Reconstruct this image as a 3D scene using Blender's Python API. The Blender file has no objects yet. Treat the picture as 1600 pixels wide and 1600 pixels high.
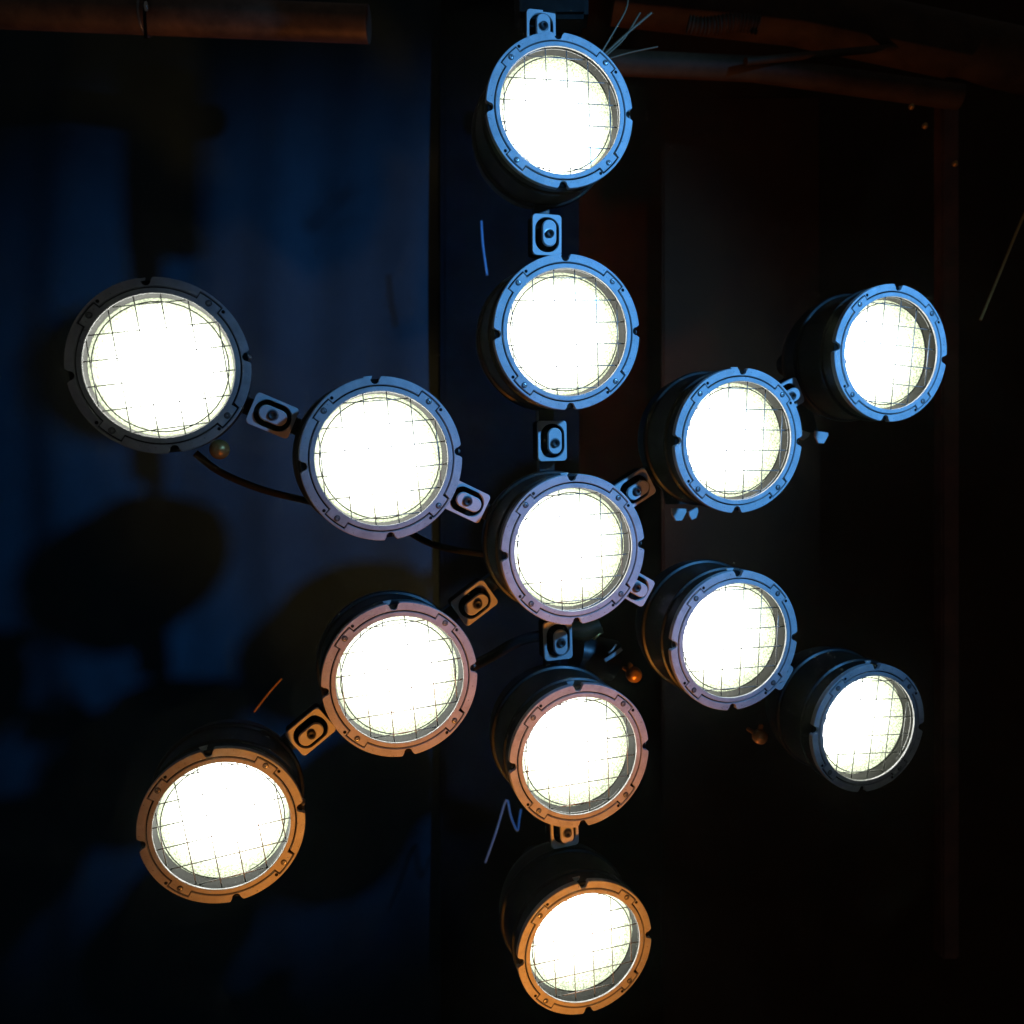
import bpy, bmesh, math, random
from mathutils import Matrix, Vector
random.seed(7)
S = bpy.context.scene
COL = S.collection
U = 0.12                                    # front ring outer radius in metres

# ------------------------------------------------------------------ camera
cam_d = bpy.data.cameras.new('camera')
cam = bpy.data.objects.new('camera', cam_d); COL.objects.link(cam)
cam.location = (0, 0, 0); cam.rotation_euler = (math.pi / 2, 0, 0)
cam_d.sensor_width = 36.0; cam_d.lens = 31.5
cam_d.clip_start = 0.02; cam_d.clip_end = 60
cam_d.dof.use_dof = True; cam_d.dof.focus_distance = 1.44; cam_d.dof.aperture_fstop = 3.8
S.camera = cam

# ------------------------------------------------------------------ world, exposure
w = bpy.data.worlds.new('World'); S.world = w; w.use_nodes = True
w.node_tree.nodes['Background'].inputs[0].default_value = (0.92, 0.95, 1.0, 1)
w.node_tree.nodes['Background'].inputs[1].default_value = 0.019
vs = S.view_settings
vs.view_transform = 'Standard'; vs.look = 'None'; vs.exposure = 0; vs.gamma = 1
S.cycles.max_bounces = 4; S.cycles.diffuse_bounces = 2; S.cycles.glossy_bounces = 2
S.cycles.use_adaptive_sampling = True; S.cycles.adaptive_threshold = 0.02
S.cycles.transparent_max_bounces = 6
S.cycles.use_denoising = True
S.cycles.sample_clamp_indirect = 6

# ------------------------------------------------------------------ stage lights
def spot(name, loc, aim, energy, color, angle, blend, radius):
    d = bpy.data.lights.new(name, 'SPOT'); o = bpy.data.objects.new(name, d); COL.objects.link(o)
    d.energy = energy; d.color = color; d.spot_size = math.radians(angle); d.spot_blend = blend
    d.shadow_soft_size = radius
    o.location = loc
    o.rotation_euler = (Vector(aim) - Vector(loc)).to_track_quat('-Z', 'Y').to_euler()
    return o
spot('blue_stage_light', (1.66, -0.19, 0.89), (0.545, 1.397, 0.465), 305, (0.10, 0.42, 1.0), 43.6, 0.84, 0.045)
spot('orange_stage_light', (0.214, 0.282, -1.506), (-0.05, 1.37, -0.63), 104, (1.0, 0.33, 0.045), 41.0, 0.91, 0.04)
spot('warm_floor_light', (-0.10, 1.95, -2.0), (-0.10, 2.27, 1.2), 44, (1.0, 0.36, 0.10), 62, 1.0, 0.05)

# ------------------------------------------------------------------ helpers
def px(x, y, d):
    """a point at picture position x, y (1600 px frame) and distance d metres ahead"""
    return Vector(((x - 800) / 1400 * d, d, -(y - 800) / 1400 * d))

def nd(nt, t, **kw):
    n = nt.nodes.new(t)
    for k, v in kw.items(): setattr(n, k, v)
    return n

def material(name, base, rough=0.5, metal=0.0, var=0.25, scale=30.0, bump=0.0, speck=None, spec=0.5):
    m = bpy.data.materials.new(name); m.use_nodes = True
    nt = m.node_tree; b = nt.nodes['Principled BSDF']; L = nt.links
    b.inputs['Roughness'].default_value = rough; b.inputs['Metallic'].default_value = metal
    b.inputs['Specular IOR Level'].default_value = spec
    tc = nd(nt, 'ShaderNodeTexCoord')
    n = nd(nt, 'ShaderNodeTexNoise'); n.inputs['Scale'].default_value = scale; n.inputs['Detail'].default_value = 8
    n.inputs['Roughness'].default_value = 0.65
    oi = nd(nt, 'ShaderNodeObjectInfo'); va = nd(nt, 'ShaderNodeVectorMath', operation='ADD')
    sc = nd(nt, 'ShaderNodeMath', operation='MULTIPLY'); sc.inputs[1].default_value = 7.3
    L.new(oi.outputs['Random'], sc.inputs[0]); L.new(tc.outputs['Object'], va.inputs[0]); L.new(sc.outputs[0], va.inputs[1])
    L.new(va.outputs[0], n.inputs['Vector'])
    cr = nd(nt, 'ShaderNodeValToRGB')
    cr.color_ramp.elements[0].position = 0.3; cr.color_ramp.elements[1].position = 0.72
    cr.color_ramp.elements[0].color = tuple(c * (1 - var) for c in base) + (1,)
    cr.color_ramp.elements[1].color = tuple(min(1, c * (1 + var)) for c in base) + (1,)
    L.new(n.outputs['Fac'], cr.inputs['Fac'])
    out = cr.outputs['Color']
    if speck:
        n2 = nd(nt, 'ShaderNodeTexNoise'); n2.inputs['Scale'].default_value = scale * 6; n2.inputs['Detail'].default_value = 4
        L.new(va.outputs[0], n2.inputs['Vector'])
        c2 = nd(nt, 'ShaderNodeValToRGB')
        c2.color_ramp.elements[0].position = speck[0]; c2.color_ramp.elements[1].position = speck[0] + 0.04
        L.new(n2.outputs['Fac'], c2.inputs['Fac'])
        mx = nd(nt, 'ShaderNodeMix', data_type='RGBA')
        L.new(c2.outputs['Color'], mx.inputs['Factor']); L.new(out, mx.inputs['A'])
        mx.inputs['B'].default_value = tuple(speck[1]) + (1,)
        out = mx.outputs['Result']
    L.new(out, b.inputs['Base Color'])
    r = nd(nt, 'ShaderNodeMapRange'); r.inputs['To Min'].default_value = max(0.05, rough - 0.12); r.inputs['To Max'].default_value = min(1, rough + 0.12)
    L.new(n.outputs['Fac'], r.inputs['Value']); L.new(r.outputs['Result'], b.inputs['Roughness'])
    if bump:
        n3 = nd(nt, 'ShaderNodeTexNoise'); n3.inputs['Scale'].default_value = scale * 9; n3.inputs['Detail'].default_value = 3
        L.new(tc.outputs['Object'], n3.inputs['Vector'])
        bp = nd(nt, 'ShaderNodeBump'); bp.inputs['Strength'].default_value = bump; bp.inputs['Distance'].default_value = 0.001
        L.new(n3.outputs['Fac'], bp.inputs['Height']); L.new(bp.outputs['Normal'], b.inputs['Normal'])
    return m

M = {}
M['ring'] = material('cast_aluminium', (0.48, 0.48, 0.49), 0.5, 0.0, 0.22, 45, 0.35, (0.66, (0.20, 0.20, 0.20)))
M['bracket'] = material('bracket_aluminium', (0.50, 0.50, 0.50), 0.5, 0.0, 0.12, 50, 0.2)
M['can'] = material('black_enamel', (0.008, 0.009, 0.008), 0.38, 0.0, 0.4, 25, 0.1, None, 0.38)
M['dark'] = material('blackened_steel', (0.02, 0.02, 0.02), 0.5, 0.0, 0.3, 40)
M['steel'] = material('dull_steel', (0.30, 0.30, 0.30), 0.35, 0.7, 0.2, 60)
M['wire'] = material('galvanised_wire', (0.32, 0.32, 0.32), 0.45, 0.5, 0.15, 120)
M['sleeve'] = material('olive_sleeve', (0.0046, 0.0054, 0.0015), 0.6, 0.0, 0.3, 20, 0.0, None, 0.12)
M['chrome'] = material('polished_metal', (0.8, 0.75, 0.7), 0.2, 1.0, 0.05, 40)
M['brass'] = material('brass', (0.60, 0.30, 0.08), 0.35, 0.5, 0.2, 40)
M['dimbrass'] = material('shaded_brass', (0.07, 0.035, 0.012), 0.4, 0.3, 0.3, 40)  # shade put into the colour: the jaw shows little blue light
M['curtain'] = material('blue_tinted_cloth', (0.018, 0.043, 0.064), 0.9, 0.0, 0.2, 3, 0.0, None, 0.1)  # blue put into the cloth colour to hold back the orange light
M['board'] = material('black_board', (0.050, 0.018, 0.005), 0.9, 0.0, 0.3, 4, 0.0, None, 0.2)
M['pipe'] = material('rusty_pipe', (0.20, 0.12, 0.075), 0.45, 0.3, 0.45, 14, 0.3, (0.66, (0.22, 0.15, 0.10)))
M['panel'] = material('black_cloth_panel', (0.004, 0.007, 0.010), 0.9, 0.0, 0.6, 5, 0.0, None, 0.03)
M['post'] = material('dark_painted_post', (0.004, 0.0035, 0.003), 0.9, 0.0, 0.4, 12, 0.0, None, 0.03)
M['redpost'] = material('red_oxide_post', (0.14, 0.045, 0.02), 0.6, 0.0, 0.6, 9)
M['farpipe'] = material('brown_pipe', (0.080, 0.040, 0.018), 0.6, 0.0, 0.5, 10, 0.2, None, 0.2)
M['bluelit_wire'] = material('wire_with_blue_light', (0.16, 0.34, 0.62), 0.4, 0.0, 0.15, 60)  # blue of the stage light put into the wire colour
M['copper'] = material('copper_wire', (0.16, 0.08, 0.035), 0.5, 0.3, 0.2, 60)
M['cable'] = material('black_rubber_and_shade', (0.006, 0.006, 0.006), 0.9, 0.0, 0.3, 30, 0.0, None, 0.1)  # rubber; also paints the shade in seams, holes and bracket slots

def reflector_material():
    m = bpy.data.materials.new('lit_reflector'); m.use_nodes = True
    nt = m.node_tree; nt.nodes.clear(); L = nt.links
    out = nd(nt, 'ShaderNodeOutputMaterial'); em = nd(nt, 'ShaderNodeEmission')
    tc = nd(nt, 'ShaderNodeTexCoord'); sp = nd(nt, 'ShaderNodeSeparateXYZ')
    L.new(tc.outputs['Object'], sp.inputs[0])
    cb = nd(nt, 'ShaderNodeCombineXYZ'); L.new(sp.outputs[0], cb.inputs[0]); L.new(sp.outputs[1], cb.inputs[1])
    ln = nd(nt, 'ShaderNodeVectorMath', operation='LENGTH'); L.new(cb.outputs[0], ln.inputs[0])
    mr = nd(nt, 'ShaderNodeMapRange'); mr.inputs['From Max'].default_value = 0.80 * U
    L.new(ln.outputs['Value'], mr.inputs['Value'])
    st = nd(nt, 'ShaderNodeValToRGB')          # strength / 20
    e = st.color_ramp.elements
    e[0].position = 0.0; e[0].color = (1, 1, 1, 1)
    e[1].position = 1.0; e[1].color = (0.05,) * 3 + (1,)
    k = e.new(0.55); k.color = (0.50,) * 3 + (1,)
    k = e.new(0.80); k.color = (0.17,) * 3 + (1,)
    k = e.new(0.92); k.color = (0.085,) * 3 + (1,)
    L.new(mr.outputs['Result'], st.inputs['Fac'])
    # facets of the stippled reflector
    vo = nd(nt, 'ShaderNodeTexVoronoi'); vo.inputs['Scale'].default_value = 330
    L.new(tc.outputs['Object'], vo.inputs['Vector'])
    fr = nd(nt, 'ShaderNodeMapRange'); fr.inputs['From Min'].default_value = 0.1; fr.inputs['From Max'].default_value = 0.75
    fr.inputs['To Min'].default_value = 1.2; fr.inputs['To Max'].default_value = 0.42
    L.new(vo.outputs['Distance'], fr.inputs['Value'])
    mu = nd(nt, 'ShaderNodeMath', operation='MULTIPLY'); L.new(st.outputs['Color'], mu.inputs[0]); L.new(fr.outputs['Result'], mu.inputs[1])
    m2 = nd(nt, 'ShaderNodeMath', operation='MULTIPLY'); L.new(mu.outputs[0], m2.inputs[0]); m2.inputs[1].default_value = 30
    L.new(m2.outputs[0], em.inputs['Strength'])
    co = nd(nt, 'ShaderNodeValToRGB'); co.color_ramp.elements[0].position = 0.6; co.color_ramp.elements[0].color = (1, 1, 0.95, 1)
    co.color_ramp.elements[1].color = (0.90, 1.0, 0.68, 1)
    L.new(mr.outputs['Result'], co.inputs['Fac']); L.new(co.outputs['Color'], em.inputs['Color'])
    L.new(em.outputs[0], out.inputs['Surface'])
    m.cycles.emission_sampling = 'NONE'
    return m
M['reflector'] = reflector_material()

def glass_material():
    m = bpy.data.materials.new('thin_clear_glass'); m.use_nodes = True
    nt = m.node_tree; nt.nodes.clear(); L = nt.links
    out = nd(nt, 'ShaderNodeOutputMaterial'); mx = nd(nt, 'ShaderNodeMixShader'); mx.inputs[0].default_value = 0.05
    t = nd(nt, 'ShaderNodeBsdfTransparent'); g = nd(nt, 'ShaderNodeBsdfGlossy'); g.inputs['Roughness'].default_value = 0.15
    L.new(t.outputs[0], mx.inputs[1]); L.new(g.outputs[0], mx.inputs[2]); L.new(mx.outputs[0], out.inputs['Surface'])
    return m
M['glass'] = glass_material()

def mesh_from(name, verts, faces, mat, smooth=False):
    me = bpy.data.meshes.new(name)
    me.from_pydata([tuple(Vector(v)) for v in verts], [], faces); me.update()
    bm = bmesh.new(); bm.from_mesh(me); bmesh.ops.recalc_face_normals(bm, faces=bm.faces); bm.to_mesh(me); bm.free()
    if smooth:
        for p in me.polygons: p.use_smooth = True
    me.materials.append(M[mat])
    return me

def obj(name, me, parent=None, mw=None):
    o = bpy.data.objects.new(name, me); COL.objects.link(o)
    if parent is not None: o.parent = parent
    if mw is not None: o.matrix_local = mw
    return o

def tag(o, label=None, cat=None, group=None, kind=None):
    for k, v in (('label', label), ('category', cat), ('group', group), ('kind', kind)):
        if v: o[k] = v
    return o

def lathe(prof, n=72, cap0=False, cap1=False):
    """prof: list of (r, z); closed strips round local z, in ring-radius units"""
    v, f = [], []
    for r, z in prof:
        for i in range(n):
            a = 2 * math.pi * i / n
            v.append((r * U * math.cos(a), r * U * math.sin(a), z * U))
    for k in range(len(prof) - 1):
        for i in range(n):
            j = (i + 1) % n
            f.append((k * n + i, k * n + j, (k + 1) * n + j, (k + 1) * n + i))
    if cap0: f.append(tuple(range(n)))
    if cap1: f.append(tuple((len(prof) - 1) * n + i for i in range(n)))
    return v, f

def autosmooth(me, deg=35):
    bm = bmesh.new(); bm.from_mesh(me)
    for fa in bm.faces: fa.smooth = True
    for e in bm.edges:
        if len(e.link_faces) == 2 and e.calc_face_angle(0) > math.radians(deg): e.smooth = False
    bm.to_mesh(me); bm.free()
    return me

def tube_pts(pts, r, n=8):
    """swept tube through points (metres)"""
    pts = [Vector(p) for p in pts]; v, f = [], []
    for k, p in enumerate(pts):
        d = (pts[min(k + 1, len(pts) - 1)] - pts[max(k - 1, 0)]).normalized()
        a = d.orthogonal().normalized()
        if k:
            a = (pa - d * pa.dot(d)).normalized()
        pa = a; b = d.cross(a)
        rr = r[k] if isinstance(r, (list, tuple)) else r
        for i in range(n):
            t = 2 * math.pi * i / n
            v.append(p + (a * math.cos(t) + b * math.sin(t)) * rr)
    for k in range(len(pts) - 1):
        for i in range(n):
            j = (i + 1) % n
            f.append((k * n + i, k * n + j, (k + 1) * n + j, (k + 1) * n + i))
    f.append(tuple(range(n))); f.append(tuple((len(pts) - 1) * n + i for i in range(n)))
    return v, f

def spline(pts, seg=8):
    P = [Vector(p) for p in pts]; P = [2 * P[0] - P[1]] + P + [2 * P[-1] - P[-2]]
    out = []
    for i in range(1, len(P) - 2):
        for s in range(seg):
            t = s / seg; a, b, c, d = P[i - 1:i + 3]
            out.append(0.5 * (2 * b + (c - a) * t + (2 * a - 5 * b + 4 * c - d) * t * t + (3 * b - a - 3 * c + d) * t ** 3))
    out.append(P[-2]); return out

def extrude_outline(outer, inner, z0, z1, ch):
    """ring strip between two closed outlines of equal count, thickness z1..z0 with a chamfer at the top; units R"""
    n = len(outer); v, f = [], []
    def toward(p, q, c):
        d = math.hypot(q[0] - p[0], q[1] - p[1]) or 1
        return (p[0] + (q[0] - p[0]) * c / d, p[1] + (q[1] - p[1]) * c / d)
    loops = [([toward(i, o, ch) for o, i in zip(outer, inner)], z1), ([toward(o, i, ch) for o, i in zip(outer, inner)], z1),
             (outer, z1 - ch), (outer, z0), (inner, z0), (inner, z1 - ch)]
    for lp, z in loops:
        v += [(x * U, y * U, z * U) for x, y in lp]
    for k in range(6):
        k2 = (k + 1) % 6
        for i in range(n):
            j = (i + 1) % n
            f.append((k * n + i, k * n + j, k2 * n + j, k2 * n + i))
    return v, f

# ------------------------------------------------------------------ lamp meshes (shared between the thirteen lamps)
TABS = [45.5, 135.5, 226.5, 314.5]
def tab_profile(deg, base, top, half):
    for t in TABS:
        d = (deg - t + 180) % 360 - 180
        if abs(d) <= half: return top
    return base
def notch_profile(deg):
    d = ((deg + 45) % 90) - 45
    x = math.sin(math.radians(d))                 # distance across the notch, in R
    hw = 0.080
    if abs(x) < hw:
        if abs(x) < 0.055: return 0.962 - math.sqrt(max(0, 0.055 ** 2 - x * x))
        return 0.962 + (abs(x) - 0.055) / (hw - 0.055) * 0.038
    return 1.0
angs = set(i * 1.5 for i in range(240))
for k in range(4):
    for q in [i * 0.55 for i in range(-9, 10)]: angs.add((k * 90 + q) % 360)
for t in TABS:
    for q in (-8.6, -8.2, 8.2, 8.6, -9.4, -9.0, 9.0, 9.4): angs.add((t + q) % 360)
angs = sorted(angs)
angs = [a for i, a in enumerate(angs) if i == 0 or a - angs[i - 1] > 0.12]
pol = lambda r, a: (r * math.cos(math.radians(a)), r * math.sin(math.radians(a)))
out_l = [pol(notch_profile(a), a) for a in angs]
seam_o = [pol(tab_profile(a, 0.897, 0.970, 9.4), a) for a in angs]
seam_i = [pol(tab_profile(a, 0.878, 0.952, 8.4), a) for a in angs]
open_l = [pol(0.818, a) for a in angs]
ME = {}
ME['ring'] = autosmooth(mesh_from('front_ring', *extrude_outline(out_l, seam_o, -0.085, 0.0, 0.007), 'ring'), 25)
ME['retain'] = autosmooth(mesh_from('retaining_ring', *extrude_outline(seam_i, open_l, -0.028, 0.004, 0.006), 'ring'), 25)
# screw with a raised head, recessed socket
v, f = lathe([(0.0001, -0.005), (0.010, -0.005), (0.012, 0.006), (0.016, 0.014), (0.026, 0.012), (0.029, 0.0), (0.029, -0.01)], 14)
ME['screw'] = autosmooth(mesh_from('screw', v, f, 'steel'))
v, f = lathe([(0.029, 0.0005), (0.038, 0.0015), (0.038, -0.004)], 16)
ME['washer'] = mesh_from('washer', v, f, 'dark')
v, f = lathe([(0.0001, 0.002), (0.021, 0.002), (0.023, -0.004)], 12)
ME['hole_disc'] = mesh_from('dark_hole_disc', v, f, 'cable')  # black disc drawn for the dark inside of a small hole
# housing
prof = [(0.86, -0.087), (0.955, -0.087), (0.965, -0.12), (0.958, -0.33), (0.985, -0.345), (0.992, -0.37), (0.985, -0.40), (0.955, -0.415),
        (0.955, -0.93), (0.985, -0.945), (0.995, -0.975), (0.995, -1.01), (0.985, -1.03), (0.94, -1.05), (0.93, -1.30), (0.88, -1.42), (0.78, -1.62), (0.62, -1.80), (0.40, -1.90), (0.001, -1.93)]
ME['housing'] = autosmooth(mesh_from('housing', *lathe(prof, 96), 'can'), 40)
ME['seam'] = mesh_from('dark_seam_backing', *lathe([(0.87, -0.05), (0.97, -0.05), (0.97, -0.08), (0.87, -0.08), (0.87, -0.05)], 72), 'cable')  # black ring added behind the seam so its gap looks shaded
ME['sleeve'] = mesh_from('sleeve', *lathe([(0.826, -0.03), (0.826, -0.06), (0.800, -0.235)], 72), 'sleeve', True)
tor = [(0.745 + 0.0075 * math.cos(t * math.pi / 4), -0.150 + 0.0075 * math.sin(t * math.pi / 4)) for t in range(9)]
ME['rim'] = mesh_from('lens_clip_ring', *lathe(tor, 72), 'sleeve', True)
bowl = [(0.798 * math.sin(t / 14 * math.pi / 2), -0.235 - 0.60 * math.cos(t / 14 * math.pi / 2)) for t in range(14, -1, -1)]
bowl[-1] = (0.002, bowl[-1][1])
ME['reflector'] = mesh_from('reflector', *lathe(bowl, 64), 'reflector', True)
ME['lens'] = mesh_from('lens', *lathe([(0.796, -0.23), (0.6, -0.205), (0.4, -0.190), (0.2, -0.182), (0.002, -0.18)], 48), 'glass', True)
ME['guard'] = mesh_from('wire_guard', *lathe([(0.835 + 0.012 * math.cos(t * math.pi / 3), -0.085 + 0.012 * math.sin(t * math.pi / 3)) for t in range(7)], 72), 'wire', True)
WIRES = []
for i in range(6):
    c = -0.735 + 0.2885 * i
    h = math.sqrt(0.83 ** 2 - c * c)
    WIRES.append(mesh_from('wire', *tube_pts([(c * U, -h * U, -0.075 * U), (c * U, h * U, -0.075 * U)], 0.0075 * U, 6), 'wire', True))
for i in range(6):
    c = -0.705 + 0.2845 * i
    h = math.sqrt(0.83 ** 2 - c * c)
    WIRES.append(mesh_from('wire', *tube_pts([(-h * U, c * U, -0.092 * U), (h * U, c * U, -0.092 * U)], 0.0075 * U, 6), 'wire', True))
def prism(poly, z0, z1, mat, name):
    n = len(poly)
    v = [(x * U, y * U, z0 * U) for x, y in poly] + [(x * U, y * U, z1 * U) for x, y in poly]
    f = [tuple(range(n)), tuple(range(n, 2 * n))] + [(i, (i + 1) % n, n + (i + 1) % n, n + i) for i in range(n)]
    return mesh_from(name, v, f, mat)
ME['patch_tab_a'] = prism([(-0.13, 0.02), (0.13, 0.0), (0.14, -0.05), (0.06, -0.19), (-0.05, -0.19), (-0.13, -0.07)], -0.02, 0.02, 'bracket', 'light_patch_tab')  # tabs outlined like the patches of blue light behind the lamp
ME['patch_tab_b'] = prism([(-0.07, 0.0), (0.09, 0.05), (0.10, -0.02), (0.05, -0.12), (-0.03, -0.14), (-0.07, -0.06)], -0.02, 0.02, 'bracket', 'light_patch_tab')
ME['clip'] = prism([(-0.06, -0.005), (0.05, 0.0), (0.015, -0.075), (-0.02, -0.07)], -0.012, 0.012, 'bracket', 'spring_clip')
ME['tail'] = mesh_from('tail_stem', *lathe([(0.20, -1.88), (0.20, -2.62), (0.001, -2.63)], 20), 'can', False)
ME['tabarm'] = prism([(-0.15, 0.1), (0.15, 0.1), (0.74, -1.14), (0.20, -1.14)], -2.56, -2.53, 'can', 'tab_arm')
v, f = lathe([(0.0001, 0.13), (0.06, 0.12), (0.11, 0.08), (0.125, 0.02), (0.115, -0.05), (0.06, -0.09), (0.05, -0.12), (0.035, -0.13), (0.035, -0.35)], 18)
ME['knob'] = autosmooth(mesh_from('lock_knob', v, f, 'brass'), 50)
ME['wing'] = prism([(-0.03, 0.08), (0.03, 0.09), (0.055, 0.16), (0.045, 0.20), (0.0, 0.205), (-0.03, 0.15)], -0.02, 0.02, 'brass', 'knob_wing')
KNOB = {'D1': (-0.87, -0.84, -1.45, 0.5), 'D2': (-0.92, -0.62, -1.45, 0.1), 'A1': (0.46, -1.03, -0.75, -0.6)}
ME['stub'] = mesh_from('hinge_pin', *lathe([(0.0001, 0.03), (0.02, 0.025), (0.03, 0.0), (0.03, -0.1)], 12), 'steel', True)

# ------------------------------------------------------------------ the thirteen lamps
W0 = Matrix(((1, 0, 0), (0, 0, -1), (0, 1, 0)))
def rodr(wv):
    wv = Vector(wv); t = wv.length
    return Matrix.Rotation(t, 3, wv.normalized()) if t > 1e-9 else Matrix.Identity(3)
POSE = {   # picture-axes position (right, down, ahead) in ring radii, rotation vector
    'L1': ((0.640, -5.255, 11.724), (0.054, 0.238, 0.046)),
    'L2': ((0.730, -2.331, 11.637), (0.101, 0.268, 0.058)),
    'L3': ((0.822, 0.499, 11.776), (0.103, 0.279, 0.055)),
    'L4': ((0.927, 3.294, 12.077), (0.115, 0.284, 0.060)),
    'L5': ((1.043, 6.150, 12.629), (0.135, 0.263, 0.066)),
    'A1': ((-4.016, -1.667, 10.227), (0.098, 0.270, 0.144)),
    'A2': ((-1.574, -0.648, 10.922), (0.095, 0.316, 0.102)),
    'B1': ((3.148, -0.979, 12.370), (0.112, 0.302, 0.002)),
    'B2': ((5.580, -2.330, 13.153), (0.083, 0.311, -0.059)),
    'C1': ((-1.413, 2.139, 11.414), (0.087, 0.277, 0.100)),
    'C2': ((-3.586, 3.893, 11.094), (0.122, 0.223, 0.155)),
    'D1': ((3.133, 1.807, 12.549), (0.114, 0.295, 0.001)),
    'D2': ((5.415, 3.280, 13.569), (0.108, 0.296, -0.059)),
}
LABEL = {
    'L1': 'blue-lit round lamp at the very top of the vertical row',
    'L2': 'blue-lit round lamp in the vertical row, directly above the centre lamp',
    'L3': 'round lamp at the centre of the star, where all three rows cross',
    'L4': 'pinkish copper-lit round lamp directly below the centre lamp',
    'L5': 'orange-lit round lamp at the very bottom of the vertical row',
    'A1': 'largest lamp with unlit dark grey ring, outer end of the upper left arm',
    'A2': 'grey-blue ringed lamp between the dark leftmost lamp and the centre lamp',
    'B1': 'bright blue ringed lamp on the upper right arm, next to the centre lamp',
    'B2': 'bright pale blue ringed lamp at the outer end of the upper right arm',
    'C1': 'copper-lit lamp on the lower left arm, next to the centre lamp',
    'C2': 'brown-orange lit lamp at the outer end of the lower left arm',
    'D1': 'violet-blue ringed lamp on the lower right arm, next to the centre lamp',
    'D2': 'small dark purple ringed lamp at the outer end of the lower right arm',
}
FR = {}
for k, (p, wv) in POSE.items():
    FR[k] = (Vector((p[0], p[2], -p[1])) * U, W0 @ rodr(wv))

def T(x, y, z, rz=0.0):
    return Matrix.Translation((x * U, y * U, z * U)) @ Matrix.Rotation(rz, 4, 'Z')

for k in POSE:
    pos, R = FR[k]
    root = bpy.data.objects.new('stage_lamp', None); COL.objects.link(root)
    root.empty_display_size = 0.05
    root.matrix_world = Matrix.Translation(pos) @ R.to_4x4()
    tag(root, LABEL[k], 'lamp', 'lamps of the star-shaped array')
    hs = obj('housing', ME['housing'], root)
    fr = obj('front_ring', ME['ring'], root)
    obj('dark_seam_backing', ME['seam'], fr)
    for t in TABS:
        obj('dark_hole_disc', ME['hole_disc'], fr, T(*pol(0.946, t - 11.0), 0.0))
    rt = obj('retaining_ring', ME['retain'], root)
    for t in TABS:
        obj('screw', ME['screw'], rt, T(*pol(0.908, t), 0.006, random.random() * 6))
        obj('washer', ME['washer'], rt, T(*pol(0.908, t), 0.006))
    obj('sleeve', ME['sleeve'], root)
    ln = obj('lens', ME['lens'], root)
    obj('clip_ring', ME['rim'], ln)
    obj('reflector', ME['reflector'], root, Matrix.Rotation(random.random() * 6.28, 4, 'Z'))
    gd = obj('wire_guard', ME['guard'], root, Matrix.Translation((random.uniform(-.012, .012) * U, random.uniform(-.012, .012) * U, 0)) @ Matrix.Rotation(random.uniform(-.012, .012), 4, 'Z'))
    for wm in WIRES: obj('wire', wm, gd)
    tl = obj('tail_stem', ME['tail'], hs)
    if k in ('B1', 'B2'):
        obj('light_patch_tab', ME['patch_tab_a'], tl, T(0.42 if k == 'B1' else 0.76, -1.22 if k == 'B1' else -1.12, -2.5, 0.02))
        obj('light_patch_tab', ME['patch_tab_b'], tl, T(0.68 if k == 'B1' else 0.42, -1.26 if k == 'B1' else -1.15, -2.5, 0.15 if k == 'B1' else -0.5))
        obj('tab_arm', ME['tabarm'], tl)
    if k in KNOB:
        kx, ky, kz, kr = KNOB[k]
        kn = obj('lock_knob', ME['knob'], hs, T(kx, ky, kz, kr))
        if k != 'A1': obj('knob_wing', ME['wing'], kn)
    obj('spring_clip', ME['clip'], hs, T(-0.055, 1.015, -0.14, 0.0))
    obj('hinge_pin', ME['stub'], hs, T(0.985, 0.0, -0.12))

# ------------------------------------------------------------------ slotted link brackets between the lamps
def rrect(wd, ht, r, n=6):
    pts = []
    for cx, cy, a0 in ((wd / 2 - r, ht / 2 - r, 0), (-wd / 2 + r, ht / 2 - r, 90), (-wd / 2 + r, -ht / 2 + r, 180), (wd / 2 - r, -ht / 2 + r, 270)):
        for i in range(n + 1): pts.append((cx + r * math.cos(math.radians(a0 + 90 * i / n)), cy + r * math.sin(math.radians(a0 + 90 * i / n))))
    return pts
ME['plate'] = autosmooth(mesh_from('plate', *extrude_outline(rrect(0.42, 0.56, 0.05), rrect(0.345, 0.475, 0.165), -0.05, 0.0, 0.010), 'bracket'), 30)
ME['back'] = prism(rrect(0.41, 0.55, 0.05), -0.26, -0.235, 'cable', 'back_plate')
ME['tube'] = mesh_from('slot_wall', *extrude_outline(rrect(0.405, 0.545, 0.05), rrect(0.35, 0.48, 0.165), -0.236, -0.051, 0.002), 'cable')  # slot walls, floor and pedestal coloured black as the recess shade
ME['pedestal'] = prism(rrect(0.15, 0.31, 0.07, 8), -0.234, 0.07, 'cable', 'pedestal')
v, f = [], []
o_ = rrect(0.20, 0.36, 0.098, 8); n_ = len(o_)
v = [(x * U, y * U, 0.07 * U) for x, y in o_] + [(x * U, y * U, 0.10 * U) for x, y in o_] + [(x * .9 * U, y * .94 * U, 0.115 * U) for x, y in o_]
f = [(a * n_ + i, a * n_ + (i + 1) % n_, (a + 1) * n_ + (i + 1) % n_, (a + 1) * n_ + i) for a in (0, 1) for i in range(n_)] + [tuple(2 * n_ + i for i in range(n_)), tuple(range(n_))]
ME['boss'] = autosmooth(mesh_from('boss', v, f, 'bracket'), 30)
v, f = lathe([(0.0001, 0.118), (0.022, 0.118), (0.026, 0.150), (0.045, 0.158), (0.056, 0.150), (0.060, 0.117)], 18)
ME['cap'] = autosmooth(mesh_from('cap_screw', v, f, 'dark'), 30)
v, f = lathe([(0.058, 0.1165), (0.073, 0.1175), (0.075, 0.114)], 18)
ME['capw'] = mesh_from('washer', v, f, 'steel')
ME['strut'] = prism(rrect(0.22, 0.95, 0.03), -0.40, -0.262, 'can', 'strut')

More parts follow.
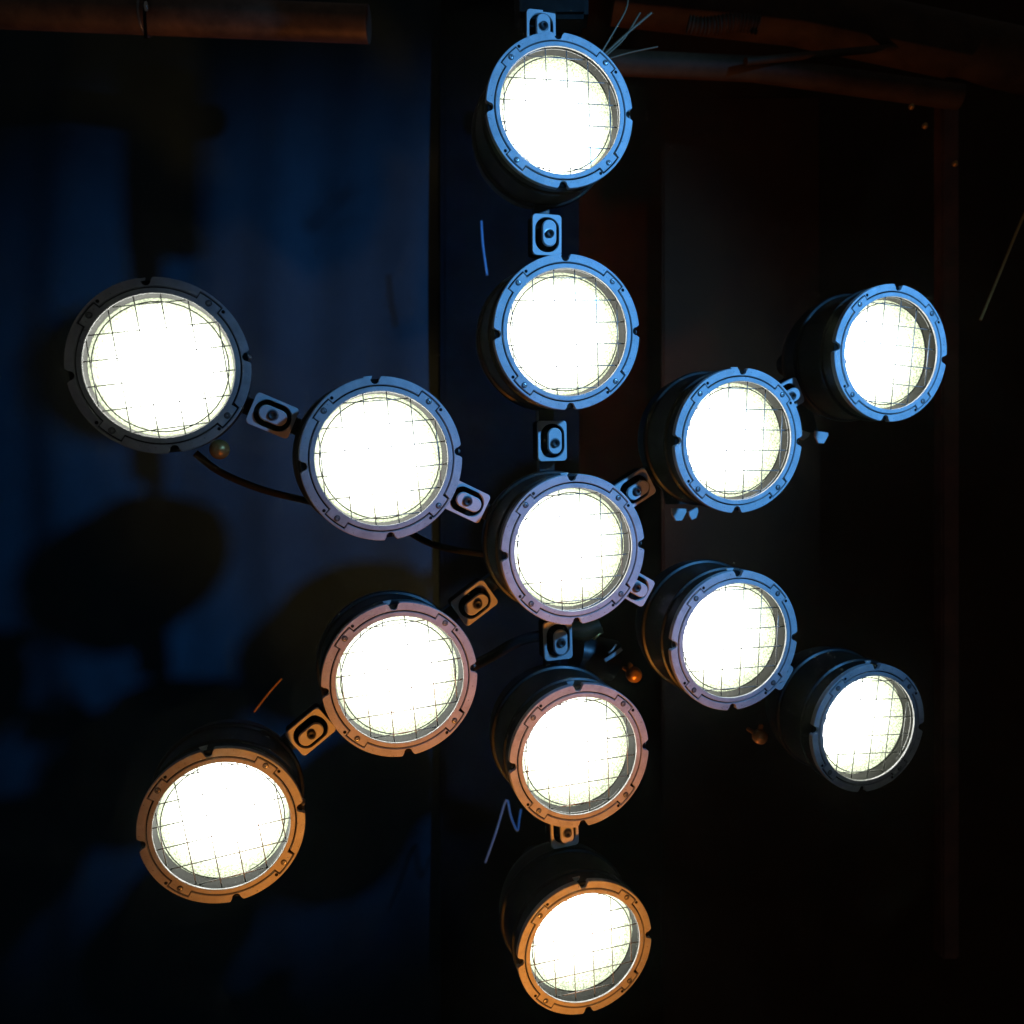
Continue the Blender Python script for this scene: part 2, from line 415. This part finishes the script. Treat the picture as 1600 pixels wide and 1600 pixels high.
LINKS = [('L1', None, 'slotted bracket at the top edge, above the topmost lamp'),
    ('L1', 'L2', 'blue-lit slotted bracket between the two uppermost lamps of the vertical row'),
    ('L2', 'L3', 'blue-lit slotted bracket just above the centre lamp'),
    ('L3', 'L4', 'slotted bracket just below the centre lamp, grey boss'),
    ('L4', 'L5', 'half orange, half blue bracket between the two lowest lamps of the vertical row'),
    ('A1', 'A2', 'dim slotted bracket between the two lamps of the upper left arm'),
    ('A2', 'L3', 'blue-lit bracket with parallel edges, left of the centre lamp'),
    ('L3', 'D1', 'blue-lit bracket tucked behind the right edge of the centre lamp'),
    ('D1', 'D2', 'bracket almost hidden behind the lamp with the violet-blue ring'),
    ('C2', 'C1', 'orange-lit slotted bracket between the two lamps of the lower left arm'),
    ('C1', 'L3', 'orange-lit slotted bracket at the lower left of the centre lamp'),
    ('L3', 'B1', 'dark brown shaded bracket at the upper right of the centre lamp'),
    ('B1', 'B2', 'nearly black bracket between the two lamps of the upper right arm')]
for a, b, lab in LINKS:
    pa, Ra = FR[a]
    if b: pb, Rb = FR[b]
    else:
        p2, Rb = FR['L2']; pb = pa + (pa - p2) * 0.985; Rb = Ra
    nrm = (Ra @ Vector((0, 0, 1)) + Rb @ Vector((0, 0, 1))).normalized()
    yax = (pa - pb); yax = (yax - nrm * yax.dot(nrm)).normalized()
    if yax.z < 0: yax = -yax
    xax = yax.cross(nrm)
    mid = (pa + pb) / 2 - nrm * 0.78 * U
    root = bpy.data.objects.new('link_bracket', None); COL.objects.link(root)
    mw = Matrix((xax, yax, nrm)).transposed().to_4x4(); mw.translation = mid
    root.matrix_world = mw
    tag(root, lab, 'bracket', 'slotted brackets between the lamps')
    pl = obj('plate', ME['plate'], root); obj('back_plate', ME['back'], root); obj('slot_wall', ME['tube'], pl)
    bs = obj('boss', ME['boss'], root)
    obj('pedestal', ME['pedestal'], bs)
    dy = random.uniform(-0.03, 0.03)
    obj('cap_screw', ME['cap'], bs, T(0, dy, 0)); obj('washer', ME['capw'], bs, T(0, dy, 0))
    obj('strut', ME['strut'], root)

# ------------------------------------------------------------------ background setting
WY = 2.75
NX, NZ = 260, 60
cv, cf = [], []
for dy in (0, 0.012):
    for k in range(NZ):
        z = -2.2 + 3.95 * k / (NZ - 1)
        for i in range(NX):
            x = -2.6 + 2.75 * i / (NX - 1)
            y = WY + 0.034 * math.sin(6.1 * x + 0.5 + 0.30 * math.sin(1.7 * z)) + 0.018 * math.sin(12.3 * x + 1.2 + 0.6 * math.sin(1.1 * z + 0.6)) \
                + 0.006 * math.sin(29 * x + 0.9 * math.sin(2.0 * z + 1)) + 0.010 * math.sin(3.1 * z + 2.2 * x)
            cv.append((x, y + dy, z))
NT = NX * NZ
for k in range(NZ - 1):
    for i in range(NX - 1):
        a = k * NX + i
        cf.append((a, a + 1, a + NX + 1, a + NX)); cf.append((NT + a, NT + a + NX, NT + a + NX + 1, NT + a + 1))
tag(obj('curtain', mesh_from('curtain', cv, cf, 'curtain', True)), 'curtain hanging in soft folds behind the left half, lit blue and tinted blue', 'curtain')

def box(name, lo, hi, mat, parent=None, bev=0.006):
    bm = bmesh.new(); bmesh.ops.create_cube(bm, size=1)
    lo, hi = Vector(lo), Vector(hi)
    for vv in bm.verts: vv.co = Vector([(a + b) / 2 + c * (b - a) for a, b, c in zip(lo, hi, vv.co)])
    if bev: bmesh.ops.bevel(bm, geom=bm.edges[:], offset=bev, segments=2, affect='EDGES')
    me = bpy.data.meshes.new(name); bm.to_mesh(me); bm.free(); me.materials.append(M[mat])
    return obj(name, me, parent)
def pbox(name, x0, x1, y0, y1, d, th, mat, bev=0.006):
    a, b = px(x0, y1, d), px(x1, y0, d)
    return box(name, (a.x, d, a.z), (b.x, d + th, b.z), mat, None, bev)
tag(pbox('dark_panel', 688, 905, -500, 2200, 2.645, 0.02, 'panel', 0.015), 'black upright panel behind the vertical lamp row, beside the blue-lit curtain', 'panel')
tag(pbox('board', 1035, 1283, 150, 2200, 2.62, 0.03, 'board'), 'dark brown upright board behind the right half', 'board')
tag(pbox('post', 1472, 1500, 140, 1500, 2.3, 0.05, 'redpost'), 'thin reddish upright post near the right edge', 'post')
bw = box('back_wall', (-4, 3.4, -3), (4, 3.5, 3), 'board', None, 0); tag(bw, kind='structure')

def pipe_obj(name, pts, r, mat, label, cat, n=28, group=None):
    o = obj(name, autosmooth(mesh_from(name, *tube_pts(pts, r, n), mat), 40))
    return tag(o, label, cat, group)
p1 = pipe_obj('pipe', [px(-160, 8, 2.1), px(576, 38, 2.1)], 0.042, 'pipe', 'rusty horizontal pipe across the top left corner, lit orange', 'pipe', 32)
def hoop(name, c, r, tr, axis, mat, n=28):
    axis = Vector(axis).normalized(); a = axis.orthogonal().normalized(); b = axis.cross(a)
    pts = [c + (a * math.cos(2 * math.pi * i / n) + b * math.sin(2 * math.pi * i / n)) * r for i in range(n + 1)]
    return obj(name, mesh_from(name, *tube_pts(pts, tr, 6), mat, True))
ax = px(576, 38, 2.1) - px(-160, 8, 2.1)
tag(hoop('cable_tie', px(228, 24, 2.1), 0.0435, 0.0035, ax, 'steel'), 'thin bright tie wrapped round the rusty pipe at the top left', 'tie')
pipe_obj('hanging_cable', spline([px(228, 60, 2.05), px(226, 20, 2.04), px(229, -40, 2.08)]), 0.004, 'cable', 'short black cable at the tie on the rusty pipe', 'cable', 8)
pipe_obj('duct', [px(960, -10, 2.3), px(1250, 22, 2.3), px(1760, 130, 2.3)], 0.075, 'farpipe', 'wide dark duct sloping down across the top right corner', 'duct', 32)
pipe_obj('pipe', [px(900, 95, 2.2), px(1180, 108, 2.2), px(1500, 152, 2.2)], 0.030, 'farpipe', 'brown horizontal pipe to the right of the topmost lamp', 'pipe', 28)
pipe_obj('rail', [px(1165, 96, 2.12), px(1460, 68, 2.3)], 0.009, 'farpipe', 'thin brown rod rising to the right under the duct', 'rod', 14)
# ribbed flexible conduit
cp = [px(1075 + 110 * i / 60, 38 + 3 * math.sin(i / 9), 2.13) for i in range(61)]
pipe_obj('conduit', cp, [0.020 + 0.003 * math.cos(i * 1.9) for i in range(61)], 'farpipe', 'short ribbed flexible conduit under the wide duct', 'conduit', 14)
# loose wires
def wire(pts, r, mat, label, seg=8, smooth=True):
    return pipe_obj('loose_wire', spline(pts, seg) if smooth else pts, r, mat, label, 'wire', 8, 'loose wires')
D_ = 1.72
wire([px(940, 82, D_), px(960, 48, D_), px(978, 15, D_), px(982, -10, D_)], 0.0018, 'copper', 'steepest wire fanning out behind the topmost lamp')
wire([px(945, 84, D_), px(980, 52, D_), px(1018, 20, D_)], 0.0026, 'copper', 'coppery wire fanning out behind the topmost lamp, the longer one')
wire([px(948, 86, D_), px(975, 60, D_), px(1000, 20, D_)], 0.0020, 'copper', 'coppery wire fanning out behind the topmost lamp, the shorter one')
wire([px(950, 92, D_), px(985, 82, D_), px(1028, 73, D_)], 0.0016, 'copper', 'nearly level thin wire beside the topmost lamp')
wire([px(752, 345, 2.3), px(754, 378, 2.3), px(757, 402, 2.3), px(761, 430, 2.3)], 0.0028, 'bluelit_wire', 'short upright wire coloured for the blue light, left of the upper lamps')
wire([px(758, 1348, 2.3), px(775, 1300, 2.3), px(791, 1250, 2.3), px(798, 1275, 2.29), px(808, 1298, 2.28), px(811, 1282, 2.29), px(814, 1264, 2.3)], 0.0028, 'bluelit_wire', 'bent wire coloured for the blue light, shaped like a letter N beside the lower lamps', 4)
wire([px(1640, 250, 2.0), px(1596, 345, 2.0), px(1565, 420, 2.0), px(1532, 500, 2.0)], 0.0032, 'brass', 'long slanting reddish wire at the right edge')
wire([px(440, 1060, 1.75), px(418, 1085, 1.75), px(397, 1112, 1.75)], 0.0022, 'copper', 'short reddish wire above the lower left lamp')
# what the array hangs from, mostly unseen; added and sized for its shadow
root = bpy.data.objects.new('hanging_clamp', None); COL.objects.link(root)
pt, Rt = FR['L1']
root.location = pt + Vector((-0.01, 0.115, 0.255))
tag(root, 'added dark hanging clamp above the topmost bracket at the top edge', 'clamp')
def cbox(name, lo, hi, mat, parent):
    return box(name, lo, hi, mat, parent, 0.008)
cbox('body', (-0.062, -0.02, -0.055), (0.062, 0.04, 0.19), 'can', root)
cbox('jaw', (-0.045, -0.055, 0.19), (0.045, 0.06, 0.30), 'can', root)
tie = obj('glint_bead', autosmooth(mesh_from('glint_bead', *tube_pts([px(228, 4, 2.035), px(228.5, 10, 2.03), px(229, 17, 2.035)], [0.004, 0.0055, 0.004], 12), 'chrome'), 60))  # polished bead added to make a highlight at the tie
tag(tie, 'tiny polished bead, added for its highlight, on the rusty pipe at the top left', 'tie')
# black cables
def cable(pts, r, label): return pipe_obj('power_cable', spline(pts), r, 'cable', label, 'cable', 10, 'black cables')
cable([px(305, 708, 1.5), px(345, 738, 1.52), px(410, 765, 1.55), px(490, 785, 1.58)], 0.006, 'black cable leaving the dark leftmost lamp at its lower right')
cable([px(600, 800, 1.62), px(650, 838, 1.62), px(700, 857, 1.62), px(790, 870, 1.62)], 0.006, 'black cable between the left lamp and the centre lamp')
cable([px(700, 1060, 1.7), px(760, 1030, 1.7), px(815, 1000, 1.7), px(870, 990, 1.7)], 0.010, 'black cable above the lamp below the centre')
# clamp between the lamps under the centre
root = bpy.data.objects.new('hook_clamp', None); COL.objects.link(root)
root.location = px(935, 1015, 1.62)
tag(root, 'dark hook clamp with brass collar in the gap below the centre lamp', 'clamp')
def local(pts): return [p - root.location for p in pts]
obj('barrel', autosmooth(mesh_from('barrel', *tube_pts(local([px(900, 1020, 1.66), px(958, 1032, 1.68)]), 0.038, 24), 'can'), 40), root)
obj('jaw', autosmooth(mesh_from('jaw', *tube_pts(local([px(888, 985, 1.60), px(915, 986, 1.60), px(938, 976, 1.60)]), [0.014, 0.019, 0.016], 16), 'dimbrass'), 40), root)
for q in (0, 1):
    obj('collar_pin', mesh_from('collar_pin', *tube_pts(local([px(921 + 6 * q, 994 + 5 * q, 1.59), px(932 + 6 * q, 984 + 5 * q, 1.59)]), 0.0022, 8), 'brass', True), root)
obj('band', mesh_from('band', *tube_pts(local(spline([px(945, 1032, 1.58), px(958, 1024, 1.575), px(971, 1014, 1.58)])), 0.0035, 8), 'bracket', True), root)
obj('band', mesh_from('band', *tube_pts(local(spline([px(951, 1020, 1.585), px(957, 1015, 1.58), px(963, 1007, 1.585)])), 0.0018, 8), 'bracket', True), root)
# bolts on the far right framework
for x, y, lab in ((1422, 170, 'upper of the two small brass bolts hanging under the right pipe'), (1443, 200, 'lower of the two small brass bolts hanging under the right pipe'), (1490, 259, 'small brass bolt on the thin right post')):
    c = px(x, y, 2.15)
    o = obj('bolt', autosmooth(mesh_from('bolt', *tube_pts([c, c + Vector((0.002, -0.004, 0.004)), c + Vector((0.004, -0.006, 0.010))], [0.006, 0.0075, 0.003], 10), 'brass'), 40))
    tag(o, lab, 'bolt')

# ------------------------------------------------------------------ thin haze added for the bloom round the lamps
hz = box('haze', (-4.3, -0.8, -3.3), (4.3, 3.7, 3.3), 'can', None, 0)
tag(hz, kind='stuff')
hm = bpy.data.materials.new('bloom_haze'); hm.use_nodes = True
hm.node_tree.nodes.clear()
ho = nd(hm.node_tree, 'ShaderNodeOutputMaterial'); hv = nd(hm.node_tree, 'ShaderNodeVolumePrincipled')
hv.inputs['Color'].default_value = (0.93, 1.0, 0.86, 1); hv.inputs['Density'].default_value = 0.0055; hv.inputs['Anisotropy'].default_value = 0.965
hm.node_tree.links.new(hv.outputs[0], ho.inputs['Volume'])
hz.data.materials.clear(); hz.data.materials.append(hm)
